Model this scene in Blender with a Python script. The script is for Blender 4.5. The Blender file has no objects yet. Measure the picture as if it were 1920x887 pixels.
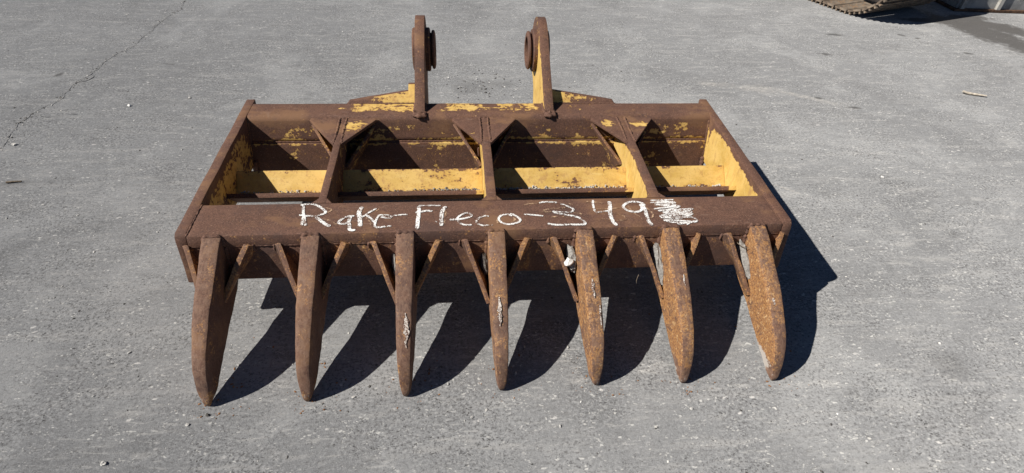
import bpy, bmesh, math, random
from mathutils import Vector, Matrix, noise
random.seed(7)
scene = bpy.context.scene
C = scene.collection
R = math.radians

# ------------------------------------------------------------------ camera
cam_d = bpy.data.cameras.new('camera')
cam = bpy.data.objects.new('camera', cam_d)
C.objects.link(cam)
rot = ((0.9952818, 0.0233048, -0.0941865), (-0.0878708, 0.6281429, -0.7731204), (0.0411452, 0.7777489, 0.6272270))
cam.matrix_world = Matrix(rot).to_4x4()
cam.location = (-0.1262, -1.08994, 1.52356)
cam_d.sensor_width = 36.0
cam_d.lens = 20.0464
cam_d.clip_start = 0.05
cam_d.clip_end = 600.0
scene.camera = cam

# ------------------------------------------------------------------ sky, sun, exposure
LIGHT = Vector((1.032, 0.2227, -1.0)).normalized()        # the way the sunlight travels
TO_SUN = -LIGHT
elev = math.asin(TO_SUN.z)
world = bpy.data.worlds.new('World')
scene.world = world
world.use_nodes = True
wn = world.node_tree.nodes
sky = wn.new('ShaderNodeTexSky')
sky.sky_type = 'NISHITA'
sky.sun_disc = False
sky.sun_elevation = elev
sky.sun_rotation = math.atan2(TO_SUN.x, TO_SUN.y)
sky.air_density = 0.5
sky.dust_density = 0.0
sky.ozone_density = 2.0
wn['Background'].inputs[1].default_value = 0.05
world.node_tree.links.new(sky.outputs[0], wn['Background'].inputs[0])
sun_d = bpy.data.lights.new('sun', 'SUN')
sun_d.energy = 5.0
sun_d.angle = R(0.5)
sun_d.color = (1.0, 0.955, 0.89)
sun = bpy.data.objects.new('sun', sun_d)
sun.rotation_euler = LIGHT.to_track_quat('-Z', 'Y').to_euler()
sun.location = (-6, -2, 7)
C.objects.link(sun)
vs = scene.view_settings
vs.view_transform = 'Standard'
vs.look = 'None'
vs.exposure = 0.42
vs.gamma = 1.0
vs.use_curve_mapping = False

# ------------------------------------------------------------------ material helpers
class NT:
    def __init__(s, name):
        s.m = bpy.data.materials.new(name)
        s.m.use_nodes = True
        s.t = s.m.node_tree
        s.b = s.t.nodes['Principled BSDF']
        s.b.inputs['Specular IOR Level'].default_value = 0.25
    def n(s, typ, **kw):
        x = s.t.nodes.new('ShaderNode' + typ)
        for k, v in kw.items(): setattr(x, k, v)
        return x
    def put(s, sock, v):
        if hasattr(v, 'is_linked') or hasattr(v, 'links'): s.t.links.new(v, sock)
        elif v is not None: sock.default_value = v
    def math(s, op, a, b=None, c=None, clamp=False):
        x = s.n('Math', operation=op, use_clamp=clamp)
        s.put(x.inputs[0], a)
        if b is not None: s.put(x.inputs[1], b)
        if c is not None: s.put(x.inputs[2], c)
        return x.outputs[0]
    def vmath(s, op, a, b=None):
        x = s.n('VectorMath', operation=op)
        s.put(x.inputs[0], a)
        if b is not None: s.put(x.inputs[1], b)
        return x.outputs['Value'] if op in ('LENGTH', 'DOT_PRODUCT', 'DISTANCE') else x.outputs[0]
    def step(s, v, lo, hi, to0=0.0, to1=1.0):
        x = s.n('MapRange', interpolation_type='SMOOTHSTEP')
        s.put(x.inputs[0], v)
        x.inputs[1].default_value = lo; x.inputs[2].default_value = hi
        x.inputs[3].default_value = to0; x.inputs[4].default_value = to1
        return x.outputs[0]
    def noise(s, co, scale, detail=4.0, rough=0.55, dist=0.0):
        x = s.n('TexNoise')
        s.put(x.inputs['Vector'], co)
        x.inputs['Scale'].default_value = scale; x.inputs['Detail'].default_value = detail
        x.inputs['Roughness'].default_value = rough; x.inputs['Distortion'].default_value = dist
        return x.outputs[0]
    def voro(s, co, scale, feature='F1', out='Distance', rand=1.0):
        x = s.n('TexVoronoi', feature=feature)
        s.put(x.inputs['Vector'], co)
        x.inputs['Scale'].default_value = scale
        x.inputs['Randomness'].default_value = rand
        return x.outputs[out]
    def mapping(s, co, scale=(1, 1, 1), rotz=0.0, loc=(0, 0, 0)):
        x = s.n('Mapping')
        s.put(x.inputs[0], co)
        x.inputs['Scale'].default_value = scale; x.inputs['Rotation'].default_value = (0, 0, rotz)
        x.inputs['Location'].default_value = loc
        return x.outputs[0]
    def obj(s):
        return s.n('TexCoord').outputs['Object']
    def attr(s, name):
        return s.n('Attribute', attribute_name=name).outputs['Fac']
    def mix(s, f, a, b):
        x = s.n('Mix', data_type='RGBA')
        s.put(x.inputs[0], f)
        for sock, v in ((x.inputs[6], a), (x.inputs[7], b)):
            if isinstance(v, tuple): sock.default_value = (*v, 1.0) if len(v) == 3 else v
            else: s.t.links.new(v, sock)
        return x.outputs[2]
    def bump(s, h, strength=0.5, dist=0.002, normal=None):
        x = s.n('Bump')
        x.inputs['Strength'].default_value = strength; x.inputs['Distance'].default_value = dist
        s.t.links.new(h, x.inputs['Height'])
        if normal is not None: s.t.links.new(normal, x.inputs['Normal'])
        return x.outputs[0]
    def out(s, col=None, rough=None, normal=None, metal=None):
        if col is not None:
            if isinstance(col, tuple): s.b.inputs['Base Color'].default_value = (*col, 1)
            else: s.t.links.new(col, s.b.inputs['Base Color'])
        if rough is not None: s.put(s.b.inputs['Roughness'], rough)
        if normal is not None: s.t.links.new(normal, s.b.inputs['Normal'])
        if metal is not None: s.put(s.b.inputs['Metallic'], metal)
        return s.m

def rust_colour(k, co):
    """dark brown rusted steel with finer pits; 'orange' brings fresh rust"""
    big = k.noise(co, 5.0, 5.0, 0.6)
    mid = k.noise(co, 32.0, 6.0, 0.65)
    fine = k.noise(co, 210.0, 3.0, 0.7)
    col = k.mix(k.step(big, 0.3, 0.7), (0.104, 0.054, 0.037), (0.136, 0.070, 0.047))
    col = k.mix(k.step(mid, 0.52, 0.72, 0, 0.55), col, (0.168, 0.088, 0.058))
    col = k.mix(k.step(mid, 0.50, 0.28, 0, 0.6), col, (0.070, 0.040, 0.032))
    col = k.mix(k.step(fine, 0.53, 0.66, 0, 0.65), col, (0.222, 0.124, 0.088))
    col = k.mix(k.step(fine, 0.46, 0.34, 0, 0.75), col, (0.055, 0.033, 0.025))
    # orange bloom, dark mill scale and fine rubbed scratches
    bloom = k.noise(k.mapping(co, (1.0, 1.6, 1.6), 0, (4, 1, 2)), 3.6, 6.0, 0.68)
    col = k.mix(k.step(bloom, 0.51, 0.64, 0, 0.75), col, (0.205, 0.110, 0.058))
    col = k.mix(k.step(bloom, 0.46, 0.34, 0, 0.60), col, (0.078, 0.048, 0.040))
    scr = k.noise(k.mapping(co, (0.10, 1.0, 1.0), 0.06), 120.0, 2.0, 0.5)
    scr = k.math('MULTIPLY', k.step(scr, 0.66, 0.70), k.step(k.noise(co, 7.0, 3.0), 0.50, 0.62))
    col = k.mix(k.math('MULTIPLY', scr, 0.45), col, (0.27, 0.185, 0.14))
    dab = k.noise(co, 17.0, 6.0, 0.75, 0.6)
    col = k.mix(k.step(dab, 0.60, 0.70, 0, 0.45), col, (0.215, 0.135, 0.092))
    # scattered specks of pale dust
    sp = k.voro(co, 170.0)
    pick = k.noise(co, 60.0, 2.0)
    spm = k.math('MULTIPLY', k.step(sp, 0.24, 0.12), k.step(pick, 0.57, 0.64))
    col = k.mix(k.math('MULTIPLY', spm, 0.6), col, (0.42, 0.30, 0.21))
    return col, mid, fine

def make_rust(name):
    k = NT(name)
    co = k.obj()
    col, mid, fine = rust_colour(k, co)
    # fresh orange rust
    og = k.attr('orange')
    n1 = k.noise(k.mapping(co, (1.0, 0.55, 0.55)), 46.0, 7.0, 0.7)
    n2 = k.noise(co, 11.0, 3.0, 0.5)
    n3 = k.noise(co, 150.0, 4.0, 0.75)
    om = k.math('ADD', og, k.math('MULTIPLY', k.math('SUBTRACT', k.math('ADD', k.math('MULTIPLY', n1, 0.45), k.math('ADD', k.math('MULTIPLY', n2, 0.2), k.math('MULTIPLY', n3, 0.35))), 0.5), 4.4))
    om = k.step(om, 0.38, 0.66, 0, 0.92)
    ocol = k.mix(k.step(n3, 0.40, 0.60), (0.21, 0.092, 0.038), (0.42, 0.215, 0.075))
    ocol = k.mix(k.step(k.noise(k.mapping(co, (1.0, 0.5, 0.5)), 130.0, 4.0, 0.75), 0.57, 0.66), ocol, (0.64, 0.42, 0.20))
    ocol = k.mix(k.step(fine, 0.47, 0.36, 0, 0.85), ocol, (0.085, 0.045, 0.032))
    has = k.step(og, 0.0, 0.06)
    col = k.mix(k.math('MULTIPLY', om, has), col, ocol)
    # a thin coat of pale dust on surfaces that drag over the ground
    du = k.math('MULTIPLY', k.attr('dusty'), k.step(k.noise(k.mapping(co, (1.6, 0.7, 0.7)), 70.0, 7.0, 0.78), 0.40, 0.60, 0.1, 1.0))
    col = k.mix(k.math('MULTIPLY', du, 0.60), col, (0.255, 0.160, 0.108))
    # scraped metal
    sc = k.attr('scrape')
    sm = k.noise(k.mapping(co, (3.0, 0.7, 0.7)), 60.0, 5.0, 0.7)
    sm = k.step(k.math('ADD', sc, k.math('MULTIPLY', k.math('SUBTRACT', sm, 0.5), 2.2)), 0.62, 0.85)
    sm = k.math('MULTIPLY', sm, k.step(sc, 0.02, 0.1))
    col = k.mix(sm, col, (0.40, 0.36, 0.32))
    # worn yellow paint
    pa = k.attr('paint')
    p1 = k.noise(k.mapping(co, (0.8, 1.0, 1.0)), 13.0, 9.0, 0.66, 0.4)
    p2 = k.noise(co, 60.0, 5.0, 0.7)
    p3 = k.noise(k.mapping(co, (0.35, 1.6, 1.6)), 38.0, 5.0, 0.6)
    pn = k.math('ADD', k.math('MULTIPLY', p1, 0.42), k.math('ADD', k.math('MULTIPLY', p2, 0.34), k.math('MULTIPLY', p3, 0.24)))
    pv = k.math('ADD', pa, k.math('MULTIPLY', k.math('SUBTRACT', pn, 0.5), 3.9))
    pm = k.math('MULTIPLY', k.step(pv, 0.49, 0.53), k.step(pa, 0.0, 0.04))
    rim = k.math('MULTIPLY', k.math('MULTIPLY', k.step(pv, 0.30, 0.47), k.step(pv, 0.56, 0.50)), k.step(pa, 0.0, 0.04))
    col = k.mix(k.math('MULTIPLY', rim, 0.75), col, (0.125, 0.060, 0.034))
    yel = k.mix(k.step(p1, 0.35, 0.65), (0.54, 0.345, 0.088), (0.65, 0.435, 0.140))
    yel = k.mix(k.step(p3, 0.52, 0.75, 0, 0.5), yel, (0.70, 0.52, 0.20))
    stain = k.noise(k.mapping(co, (1, 1, 0.4)), 26.0, 6.0, 0.7)
    yel = k.mix(k.step(stain, 0.54, 0.68, 0, 0.7), yel, (0.40, 0.22, 0.085))
    yel = k.mix(k.step(fine, 0.56, 0.68, 0, 0.5), yel, (0.34, 0.19, 0.08))
    yel = k.mix(k.step(pv, 0.72, 0.52, 0, 0.55), yel, (0.44, 0.245, 0.075))
    run = k.noise(k.mapping(co, (3.0, 3.0, 0.35)), 30.0, 5.0, 0.65)
    yel = k.mix(k.step(run, 0.56, 0.68, 0, 0.5), yel, (0.33, 0.17, 0.06))
    col = k.mix(pm, col, yel)
    rough = k.math('SUBTRACT', k.math('MULTIPLY_ADD', fine, 0.2, 0.72), k.math('MULTIPLY', pm, 0.22))
    rough = k.math('SUBTRACT', rough, k.step(k.noise(co, 9.0, 4.0, 0.6), 0.52, 0.66, 0, 0.22))
    h = k.math('ADD', k.math('MULTIPLY', mid, 0.6), k.math('MULTIPLY', fine, 0.45))
    h = k.math('ADD', k.math('MULTIPLY', h, k.math('MULTIPLY_ADD', pm, -0.75, 1.0)), k.math('MULTIPLY', pm, 0.35))
    return k.out(col, rough, k.bump(h, 0.55, 0.0022))

M_rust = make_rust('rusted_steel_with_worn_yellow_paint')

def make_weld():
    k = NT('weld_metal')
    co = k.obj()
    col, mid, fine = rust_colour(k, co)
    w = k.noise(co, 120.0, 3.0, 0.6)
    col = k.mix(k.step(w, 0.5, 0.7, 0, 0.5), col, (0.24, 0.125, 0.07))
    return k.out(col, 0.75, k.bump(w, 0.8, 0.004))
M_weld = make_weld()
M_weld = M_rust

def make_chalk(name, base, cover):
    k = NT(name)
    co = k.obj()
    rust, mid, fine = rust_colour(k, co)
    g = k.math('ADD', k.math('MULTIPLY', k.noise(co, 230.0, 3.0, 0.8), 0.75), k.math('MULTIPLY', k.noise(co, 60.0, 3.0, 0.6), 0.25))
    g = k.math('ADD', g, k.math('MULTIPLY', k.math('SUBTRACT', k.noise(co, 22.0, 3.0, 0.6), 0.5), 0.36))
    m = k.step(g, cover, cover + 0.06)
    w = k.mix(k.step(k.noise(co, 400.0, 2.0), 0.4, 0.6), tuple(c * 0.82 for c in base), base)
    return k.out(k.mix(m, rust, w), 0.9, k.bump(g, 0.5, 0.001))
M_chalk = make_chalk('white_chalk', (0.86, 0.85, 0.81), 0.452)
M_faded = make_chalk('faded_tan_chalk', (0.54, 0.36, 0.22), 0.515)
M_scrapemark = make_chalk('bare_scraped_patch', (0.68, 0.62, 0.55), 0.46)

def make_ground():
    k = NT('worn_concrete_yard')
    co = k.obj()
    sep = k.n('SeparateXYZ'); k.t.links.new(co, sep.inputs[0])
    X, Y = sep.outputs[0], sep.outputs[1]
    big = k.noise(co, 0.55, 5.0, 0.6)
    med = k.noise(co, 3.2, 6.0, 0.62)
    streak = k.noise(k.mapping(co, (1.0, 4.5, 1.0), R(-38)), 5.0, 6.0, 0.65, 0.3)
    streak2 = k.noise(k.mapping(co, (0.6, 5.0, 1.0), R(24)), 3.0, 6.0, 0.6, 0.2)
    grain = k.noise(co, 95.0, 5.0, 0.72)
    grain2 = k.noise(co, 300.0, 2.0, 0.7)
    col = k.mix(k.step(big, 0.3, 0.7), (0.190, 0.191, 0.192), (0.232, 0.233, 0.233))
    blot = k.noise(co, 1.5, 7.0, 0.68, 0.8)
    col = k.mix(k.step(blot, 0.51, 0.62, 0, 0.70), col, (0.300, 0.300, 0.297))
    col = k.mix(k.step(blot, 0.47, 0.36, 0, 0.65), col, (0.150, 0.151, 0.152))
    col = k.mix(k.step(med, 0.50, 0.72, 0, 0.5), col, (0.285, 0.284, 0.280))
    col = k.mix(k.step(med, 0.46, 0.26, 0, 0.55), col, (0.172, 0.170, 0.168))
    col = k.mix(k.step(streak, 0.53, 0.68, 0, 0.6), col, (0.345, 0.337, 0.322))
    col = k.mix(k.step(streak, 0.45, 0.32, 0, 0.45), col, (0.165, 0.162, 0.158))
    col = k.mix(k.step(streak2, 0.55, 0.68, 0, 0.5), col, (0.325, 0.318, 0.307))
    scr = k.noise(k.mapping(co, (1.0, 9.0, 1.0), R(-52)), 9.0, 4.0, 0.6, 0.6)
    col = k.mix(k.step(scr, 0.60, 0.68, 0, 0.55), col, (0.40, 0.39, 0.37))
    reg = k.step(k.noise(k.mapping(co, (1, 1.4, 1), R(-30), (7, 3, 0)), 2.6, 5.0, 0.62, 0.5), 0.40, 0.60, 0.35, 1.0)
    col = k.mix(k.math('MULTIPLY', reg, k.step(grain, 0.51, 0.64, 0, 0.85)), col, (0.355, 0.353, 0.346))
    col = k.mix(k.math('MULTIPLY', reg, k.step(grain, 0.485, 0.37, 0, 1.0)), col, (0.105, 0.103, 0.101))
    col = k.mix(k.step(grain2, 0.53, 0.66, 0, 0.55), col, (0.395, 0.392, 0.385))
    fl = k.noise(k.mapping(co, (1.0, 2.6, 1.0), R(-40)), 42.0, 5.0, 0.7, 0.5)
    col = k.mix(k.step(fl, 0.56, 0.68, 0, 0.6), col, (0.395, 0.39, 0.38))
    col = k.mix(k.step(fl, 0.43, 0.33, 0, 0.6), col, (0.135, 0.132, 0.128))
    # pale chips ground into the surface, a little drawn out along the wear
    cm = k.mapping(co, (1.0, 2.0, 1.0), R(-35))
    warp = k.n('VectorMath', operation='ADD')
    nz = k.n('TexNoise'); k.put(nz.inputs['Vector'], co); nz.inputs['Scale'].default_value = 60.0
    sc = k.n('VectorMath', operation='SCALE'); k.put(sc.inputs[0], nz.outputs['Color']); sc.inputs['Scale'].default_value = 0.035
    k.put(warp.inputs[0], cm); k.put(warp.inputs[1], sc.outputs[0])
    wv = warp.outputs[0]
    for scale, r0, lo, hi, colr, amt in ((13.0, 0.15, 0.54, 0.60, (0.58, 0.56, 0.53), 0.85), (30.0, 0.24, 0.54, 0.60, (0.55, 0.54, 0.51), 0.85), (62.0, 0.32, 0.52, 0.58, (0.50, 0.49, 0.46), 0.8)):
        d = k.voro(wv, scale)
        pick = k.noise(co, scale * 0.33, 2.0)
        m = k.math('MULTIPLY', k.step(d, r0, r0 * 0.55), k.step(pick, lo, hi))
        col = k.mix(k.math('MULTIPLY', m, amt), col, colr)
    # small dark pits
    pits = None
    for scale, r0, lo, hi in ((40.0, 0.24, 0.54, 0.60), (95.0, 0.32, 0.51, 0.58)):
        d = k.voro(k.mapping(wv, (1, 1, 1), 0, (3.1, 1.7, 0)), scale)
        pick = k.noise(k.mapping(co, (1, 1, 1), 0, (5, 2, 0)), scale * 0.3, 2.0)
        m = k.math('MULTIPLY', k.math('MULTIPLY', k.step(d, r0, r0 * 0.5), reg), k.step(pick, lo - 0.02, hi - 0.02))
        col = k.mix(k.math('MULTIPLY', m, 0.9), col, (0.065, 0.062, 0.060))
        pits = m if pits is None else k.math('MAXIMUM', pits, m)
    # stains: (x, y, rx, ry, turn)
    edge = k.noise(co, 4.0, 6.0, 0.65)
    edge2 = k.noise(co, 22.0, 4.0, 0.6)
    en = k.math('ADD', k.math('MULTIPLY', edge, 0.65), k.math('MULTIPLY', edge2, 0.35))
    def ell(x, y, rx, ry, rot=0.0):
        c, s_ = math.cos(rot), math.sin(rot)
        dx = k.math('SUBTRACT', X, x); dy = k.math('SUBTRACT', Y, y)
        u = k.math('ADD', k.math('MULTIPLY', dx, c / rx), k.math('MULTIPLY', dy, s_ / rx))
        w = k.math('ADD', k.math('MULTIPLY', dx, -s_ / ry), k.math('MULTIPLY', dy, c / ry))
        return k.math('SQRT', k.math('ADD', k.math('MULTIPLY', u, u), k.math('MULTIPLY', w, w)))
    def union(lst):
        r = None
        for e in lst:
            v = ell(*e)
            r = v if r is None else k.math('MINIMUM', r, v)
        return k.math('ADD', r, k.math('MULTIPLY', k.math('SUBTRACT', en, 0.5), 3.4))
    wet = union([(4.30, 3.58, 0.16, 0.34, 0.3), (4.40, 3.28, 0.20, 0.34, 0.15), (4.48, 3.00, 0.20, 0.34, 0.2), (4.62, 3.50, 0.30, 0.14, -0.9), (4.02, 3.69, 0.24, 0.05, -0.08), (4.60, 2.75, 0.22, 0.25, 0), (4.45, 3.75, 0.25, 0.10, 0)])
    wetm = k.step(wet, 1.40, 0.70, 0, 0.88)
    col = k.mix(wetm, col, (0.075, 0.070, 0.066))
    spots = union([(2.951, 3.295, 0.075, 0.03, -0.15), (2.366, 1.988, 0.045, 0.022, -0.2), (2.198, 2.124, 0.03, 0.02, -0.2), (3.638, 3.228, 0.03, 0.02, 0.4), (3.84, 2.912, 0.045, 0.02, -0.3), (2.66, 2.87, 0.06, 0.03, -0.2), (3.55, 3.30, 0.03, 0.05, 0.8), (-1.942, 2.625, 0.05, 0.012, -0.1), (-2.52, 2.45, 0.025, 0.035, -0.5)])
    col = k.mix(k.step(spots, 1.25, 0.35, 0, 0.85), col, (0.085, 0.083, 0.080))
    faint = union([(2.102, 0.727, 0.05, 0.03, 0), (1.557, 0.024, 0.07, 0.07, 0), (-0.03, 2.30, 0.16, 0.10, 0), (0.12, 2.33, 0.14, 0.06, 0), (-2.12, 1.25, 0.14, 0.03, 0.1)])
    col = k.mix(k.step(faint, 1.3, 0.3, 0, 0.34), col, (0.10, 0.098, 0.095))
    pale = union([(1.583, 2.333, 0.16, 0.045, -0.1), (1.85, 2.27, 0.16, 0.06, -0.15), (2.1, 2.15, 0.25, 0.03, -0.6), (1.50, 1.10, 0.10, 0.015, -0.7)])
    col = k.mix(k.math('MULTIPLY', k.step(pale, 1.3, 0.2), k.step(fl, 0.42, 0.62, 0.1, 0.65)), col, (0.42, 0.395, 0.36))
    # a faint pale scuff line running across in front of the tips
    ly = k.math('ADD', Y, k.math('MULTIPLY_ADD', X, 0.045, k.math('MULTIPLY', k.math('SUBTRACT', med, 0.5), 0.02)))
    ln = k.step(k.math('ABSOLUTE', k.math('SUBTRACT', ly, 0.017)), 0.011, 0.003)
    ln = k.math('MULTIPLY', ln, k.step(k.noise(k.mapping(co, (1, 0.2, 1)), 14.0, 5.0, 0.7), 0.46, 0.62))
    ln = k.math('MULTIPLY', ln, k.step(X, 0.0, 0.95, 0.25, 0.8))
    col = k.mix(k.math('MULTIPLY', ln, 0.6), col, (0.42, 0.41, 0.395))
    h = k.math('ADD', k.math('MULTIPLY', grain, 0.8), k.math('MULTIPLY', grain2, 0.35))
    h = k.math('SUBTRACT', h, k.math('MULTIPLY', pits, 1.2))
    nrm = k.bump(h, 0.5, 0.004)
    nrm = k.bump(fl, 0.4, 0.006, nrm)
    nrm = k.bump(med, 0.35, 0.02, nrm)
    k.b.inputs['Diffuse Roughness'].default_value = 0.55
    rough = k.math('MULTIPLY_ADD', wetm, -0.25, 0.9)
    return k.out(col, rough, nrm)
M_ground = make_ground()

def simple(name, c0, c1, scale, rough=0.85, bump=0.6, dist=0.004, detail=5.0, c2=None):
    k = NT(name)
    co = k.obj()
    n = k.noise(co, scale, detail, 0.65)
    col = k.mix(k.step(n, 0.35, 0.65), c0, c1)
    if c2 is not None:
        col = k.mix(k.step(k.noise(co, scale * 2.7, 4.0, 0.6), 0.55, 0.68), col, c2)
    return k.out(col, rough, k.bump(n, bump, dist))
M_crack = simple('dark_crack_fill', (0.095, 0.093, 0.091), (0.24, 0.237, 0.233), 45.0)
M_dirt = simple('dry_grey_mud', (0.19, 0.18, 0.165), (0.33, 0.315, 0.29), 90.0, 0.95, 0.9, 0.006, 6.0, (0.12, 0.105, 0.09))
M_dirt_dark = simple('damp_dark_mud', (0.055, 0.048, 0.042), (0.16, 0.145, 0.13), 90.0, 0.95, 0.9, 0.006)
M_stone = simple('white_stone', (0.62, 0.60, 0.55), (0.78, 0.76, 0.72), 40.0)
M_stone_g = simple('pale_grey_stone', (0.34, 0.33, 0.31), (0.55, 0.53, 0.49), 60.0)
M_stone_d = simple('dark_stone', (0.05, 0.047, 0.043), (0.13, 0.12, 0.11), 60.0)
M_flake = simple('rust_flake', (0.16, 0.075, 0.035), (0.32, 0.16, 0.07), 80.0)
M_stick = simple('bleached_wood', (0.42, 0.36, 0.28), (0.58, 0.52, 0.43), 80.0)
M_bark = simple('dark_bark', (0.11, 0.085, 0.06), (0.20, 0.16, 0.12), 80.0)
M_shoe = simple('rusty_track_steel', (0.10, 0.075, 0.056), (0.23, 0.185, 0.14), 14.0, 0.7, 0.6, 0.004, 6.0, (0.30, 0.19, 0.11))
M_dust = simple('dusty_pale_steel', (0.30, 0.285, 0.26), (0.42, 0.405, 0.375), 20.0, 0.85, 0.5, 0.004, 6.0, (0.20, 0.16, 0.12))
M_black = simple('black_grease_steel', (0.015, 0.014, 0.014), (0.045, 0.04, 0.037), 12.0, 0.6)
M_grey = simple('weathered_grey_paint', (0.19, 0.192, 0.19), (0.29, 0.29, 0.285), 9.0, 0.7, 0.3, 0.004, 7.0, (0.33, 0.32, 0.30))
M_edge = simple('rusted_dark_edge', (0.05, 0.03, 0.02), (0.13, 0.075, 0.045), 30.0)

# ------------------------------------------------------------------ mesh helpers
def link(name, me, parent=None):
    o = bpy.data.objects.new(name, me)
    C.objects.link(o)
    if parent is not None: o.parent = parent
    return o
def empty(name, loc=(0, 0, 0)):
    o = bpy.data.objects.new(name, None)
    o.location = loc; o.empty_display_size = 0.1
    C.objects.link(o)
    return o
def tag(o, label, cat, group=None):
    o['label'] = label; o['category'] = cat
    if group: o['group'] = group
    return o
def finish(name, bm, mat, parent=None, angle=38.0, smooth=True, attrs=None):
    bmesh.ops.recalc_face_normals(bm, faces=bm.faces)
    me = bpy.data.meshes.new(name)
    bm.to_mesh(me); bm.free()
    me.materials.append(mat)
    if smooth:
        me.shade_smooth()
        me.set_sharp_from_angle(angle=R(angle))
    if attrs:
        for an, fn in attrs.items():
            at = me.attributes.new(an, 'FLOAT', 'CORNER')
            for p in me.polygons:
                nrm = p.normal
                for li in p.loop_indices:
                    at.data[li].value = fn(me.vertices[me.loops[li].vertex_index].co, nrm)
    return link(name, me, parent)
def cut(bm, dx=None, dy=None, dz=None):
    for ax, d in ((0, dx), (1, dy), (2, dz)):
        if not d: continue
        lo = min(v.co[ax] for v in bm.verts); hi = max(v.co[ax] for v in bm.verts)
        n = int((hi - lo) / d)
        no = Vector((0, 0, 0)); no[ax] = 1
        for i in range(1, n):
            co = Vector((0, 0, 0)); co[ax] = lo + (hi - lo) * i / n
            bmesh.ops.bisect_plane(bm, geom=bm.verts[:] + bm.edges[:] + bm.faces[:], dist=1e-6, plane_co=co, plane_no=no)
def wobble(bm, amp=0.0008, scale=9.0, seed=0.0):
    for v in bm.verts:
        p = v.co * scale + Vector((seed, seed * 1.7, 3.1))
        v.co += Vector((noise.noise(p), noise.noise(p + Vector((31, 0, 0))), noise.noise(p + Vector((0, 57, 0))))) * amp
def bevel_sharp(bm, w, seg=2, ang=25.0):
    if w <= 0: return
    es = [e for e in bm.edges if len(e.link_faces) == 2 and e.calc_face_angle(0) > R(ang)]
    bmesh.ops.bevel(bm, geom=es, offset=w, segments=seg, profile=0.6, affect='EDGES', clamp_overlap=True)
def prism_x(prof, x0, x1, bev=0.003):
    """profile in (y, z), drawn out along x"""
    bm = bmesh.new()
    a = [bm.verts.new((x0, y, z)) for y, z in prof]; b = [bm.verts.new((x1, y, z)) for y, z in prof]
    n = len(prof)
    bm.faces.new(a); bm.faces.new(b[::-1])
    for i in range(n): bm.faces.new((a[i], b[i], b[(i + 1) % n], a[(i + 1) % n]))
    bmesh.ops.recalc_face_normals(bm, faces=bm.faces)
    bevel_sharp(bm, bev)
    return bm
def slab(pts, t, bev=0.002):
    """a plate through 3-D points, thickness t centred on them"""
    P = [Vector(p) for p in pts]
    nrm = (P[1] - P[0]).cross(P[2] - P[0]).normalized()
    bm = bmesh.new()
    a = [bm.verts.new(p + nrm * t / 2) for p in P]; b = [bm.verts.new(p - nrm * t / 2) for p in P]
    n = len(P)
    bm.faces.new(a); bm.faces.new(b[::-1])
    for i in range(n): bm.faces.new((a[i], b[i], b[(i + 1) % n], a[(i + 1) % n]))
    bmesh.ops.recalc_face_normals(bm, faces=bm.faces)
    bevel_sharp(bm, bev)
    return bm
def arc(cy, cz, r, a0, a1, n):
    return [(cy + r * math.cos(R(a0 + (a1 - a0) * i / n)), cz + r * math.sin(R(a0 + (a1 - a0) * i / n))) for i in range(n + 1)]
def catmull(P, step):
    P = [Vector(p) for p in P]
    out = []
    for i in range(len(P) - 1):
        p0 = P[max(i - 1, 0)]; p1 = P[i]; p2 = P[i + 1]; p3 = P[min(i + 2, len(P) - 1)]
        n = max(2, int((p2 - p1).length / step))
        for k in range(n):
            t = k / n
            out.append(0.5 * ((2 * p1) + (p2 - p0) * t + (2 * p0 - 5 * p1 + 4 * p2 - p3) * t * t + (3 * p1 - p0 - 3 * p2 + p3) * t ** 3))
    out.append(P[-1])
    return out
wseed = [0.0]
def weld(pts, r, parent, name='weld_bead', lump=0.35):
    """a rippled bead of weld metal along a polyline"""
    wseed[0] += 7.3
    L = []
    P = [Vector(p) for p in pts]
    for i in range(len(P) - 1):
        n = max(2, int((P[i + 1] - P[i]).length / 0.006))
        L += [P[i].lerp(P[i + 1], k / n) for k in range(n)]
    L.append(P[-1])
    bm = bmesh.new(); rings = []
    for i, p in enumerate(L):
        d = (L[min(i + 1, len(L) - 1)] - L[max(i - 1, 0)]).normalized()
        u = d.cross(Vector((0.3, 0.2, 1))).normalized(); w = d.cross(u)
        rr = r * (1 + lump * noise.noise(Vector((i * 0.55, wseed[0], 0))) + 0.16 * math.sin(i * 2.1))
        if i in (0, len(L) - 1): rr *= 0.55
        rings.append([bm.verts.new(p + (u * math.cos(R(60 * k)) + w * math.sin(R(60 * k))) * rr * (1 + 0.2 * noise.noise(Vector((i * 0.9, k * 3.0, wseed[0]))))) for k in range(6)])
    for i in range(len(rings) - 1):
        for k in range(6): bm.faces.new((rings[i][k], rings[i][(k + 1) % 6], rings[i + 1][(k + 1) % 6], rings[i + 1][k]))
    bm.faces.new(rings[0]); bm.faces.new(rings[-1])
    return finish(name, bm, M_weld, parent, 60)
def sstep(a, b, v):
    t = max(0.0, min(1.0, (v - a) / (b - a)))
    return t * t * (3 - 2 * t)
def lathe_x(rings, cy, cz, n=40):
    """rings of (x, radius) closed into a solid of revolution about the x axis through (cy, cz)"""
    bm = bmesh.new()
    V = [[bm.verts.new((x, cy + r * math.cos(2 * math.pi * k / n), cz + r * math.sin(2 * math.pi * k / n))) for k in range(n)] for x, r in rings]
    m = len(V)
    for i in range(m):
        for k in range(n): bm.faces.new((V[i][k], V[i][(k + 1) % n], V[(i + 1) % m][(k + 1) % n], V[(i + 1) % m][k]))
    return bm

# ------------------------------------------------------------------ the yard
bm = bmesh.new()
bm.faces.new([bm.verts.new(p) for p in ((-200, -200, 0), (200, -200, 0), (200, 200, 0), (-200, 200, 0))])
ground = finish('ground', bm, M_ground, smooth=False)
ground['kind'] = 'structure'

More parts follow.
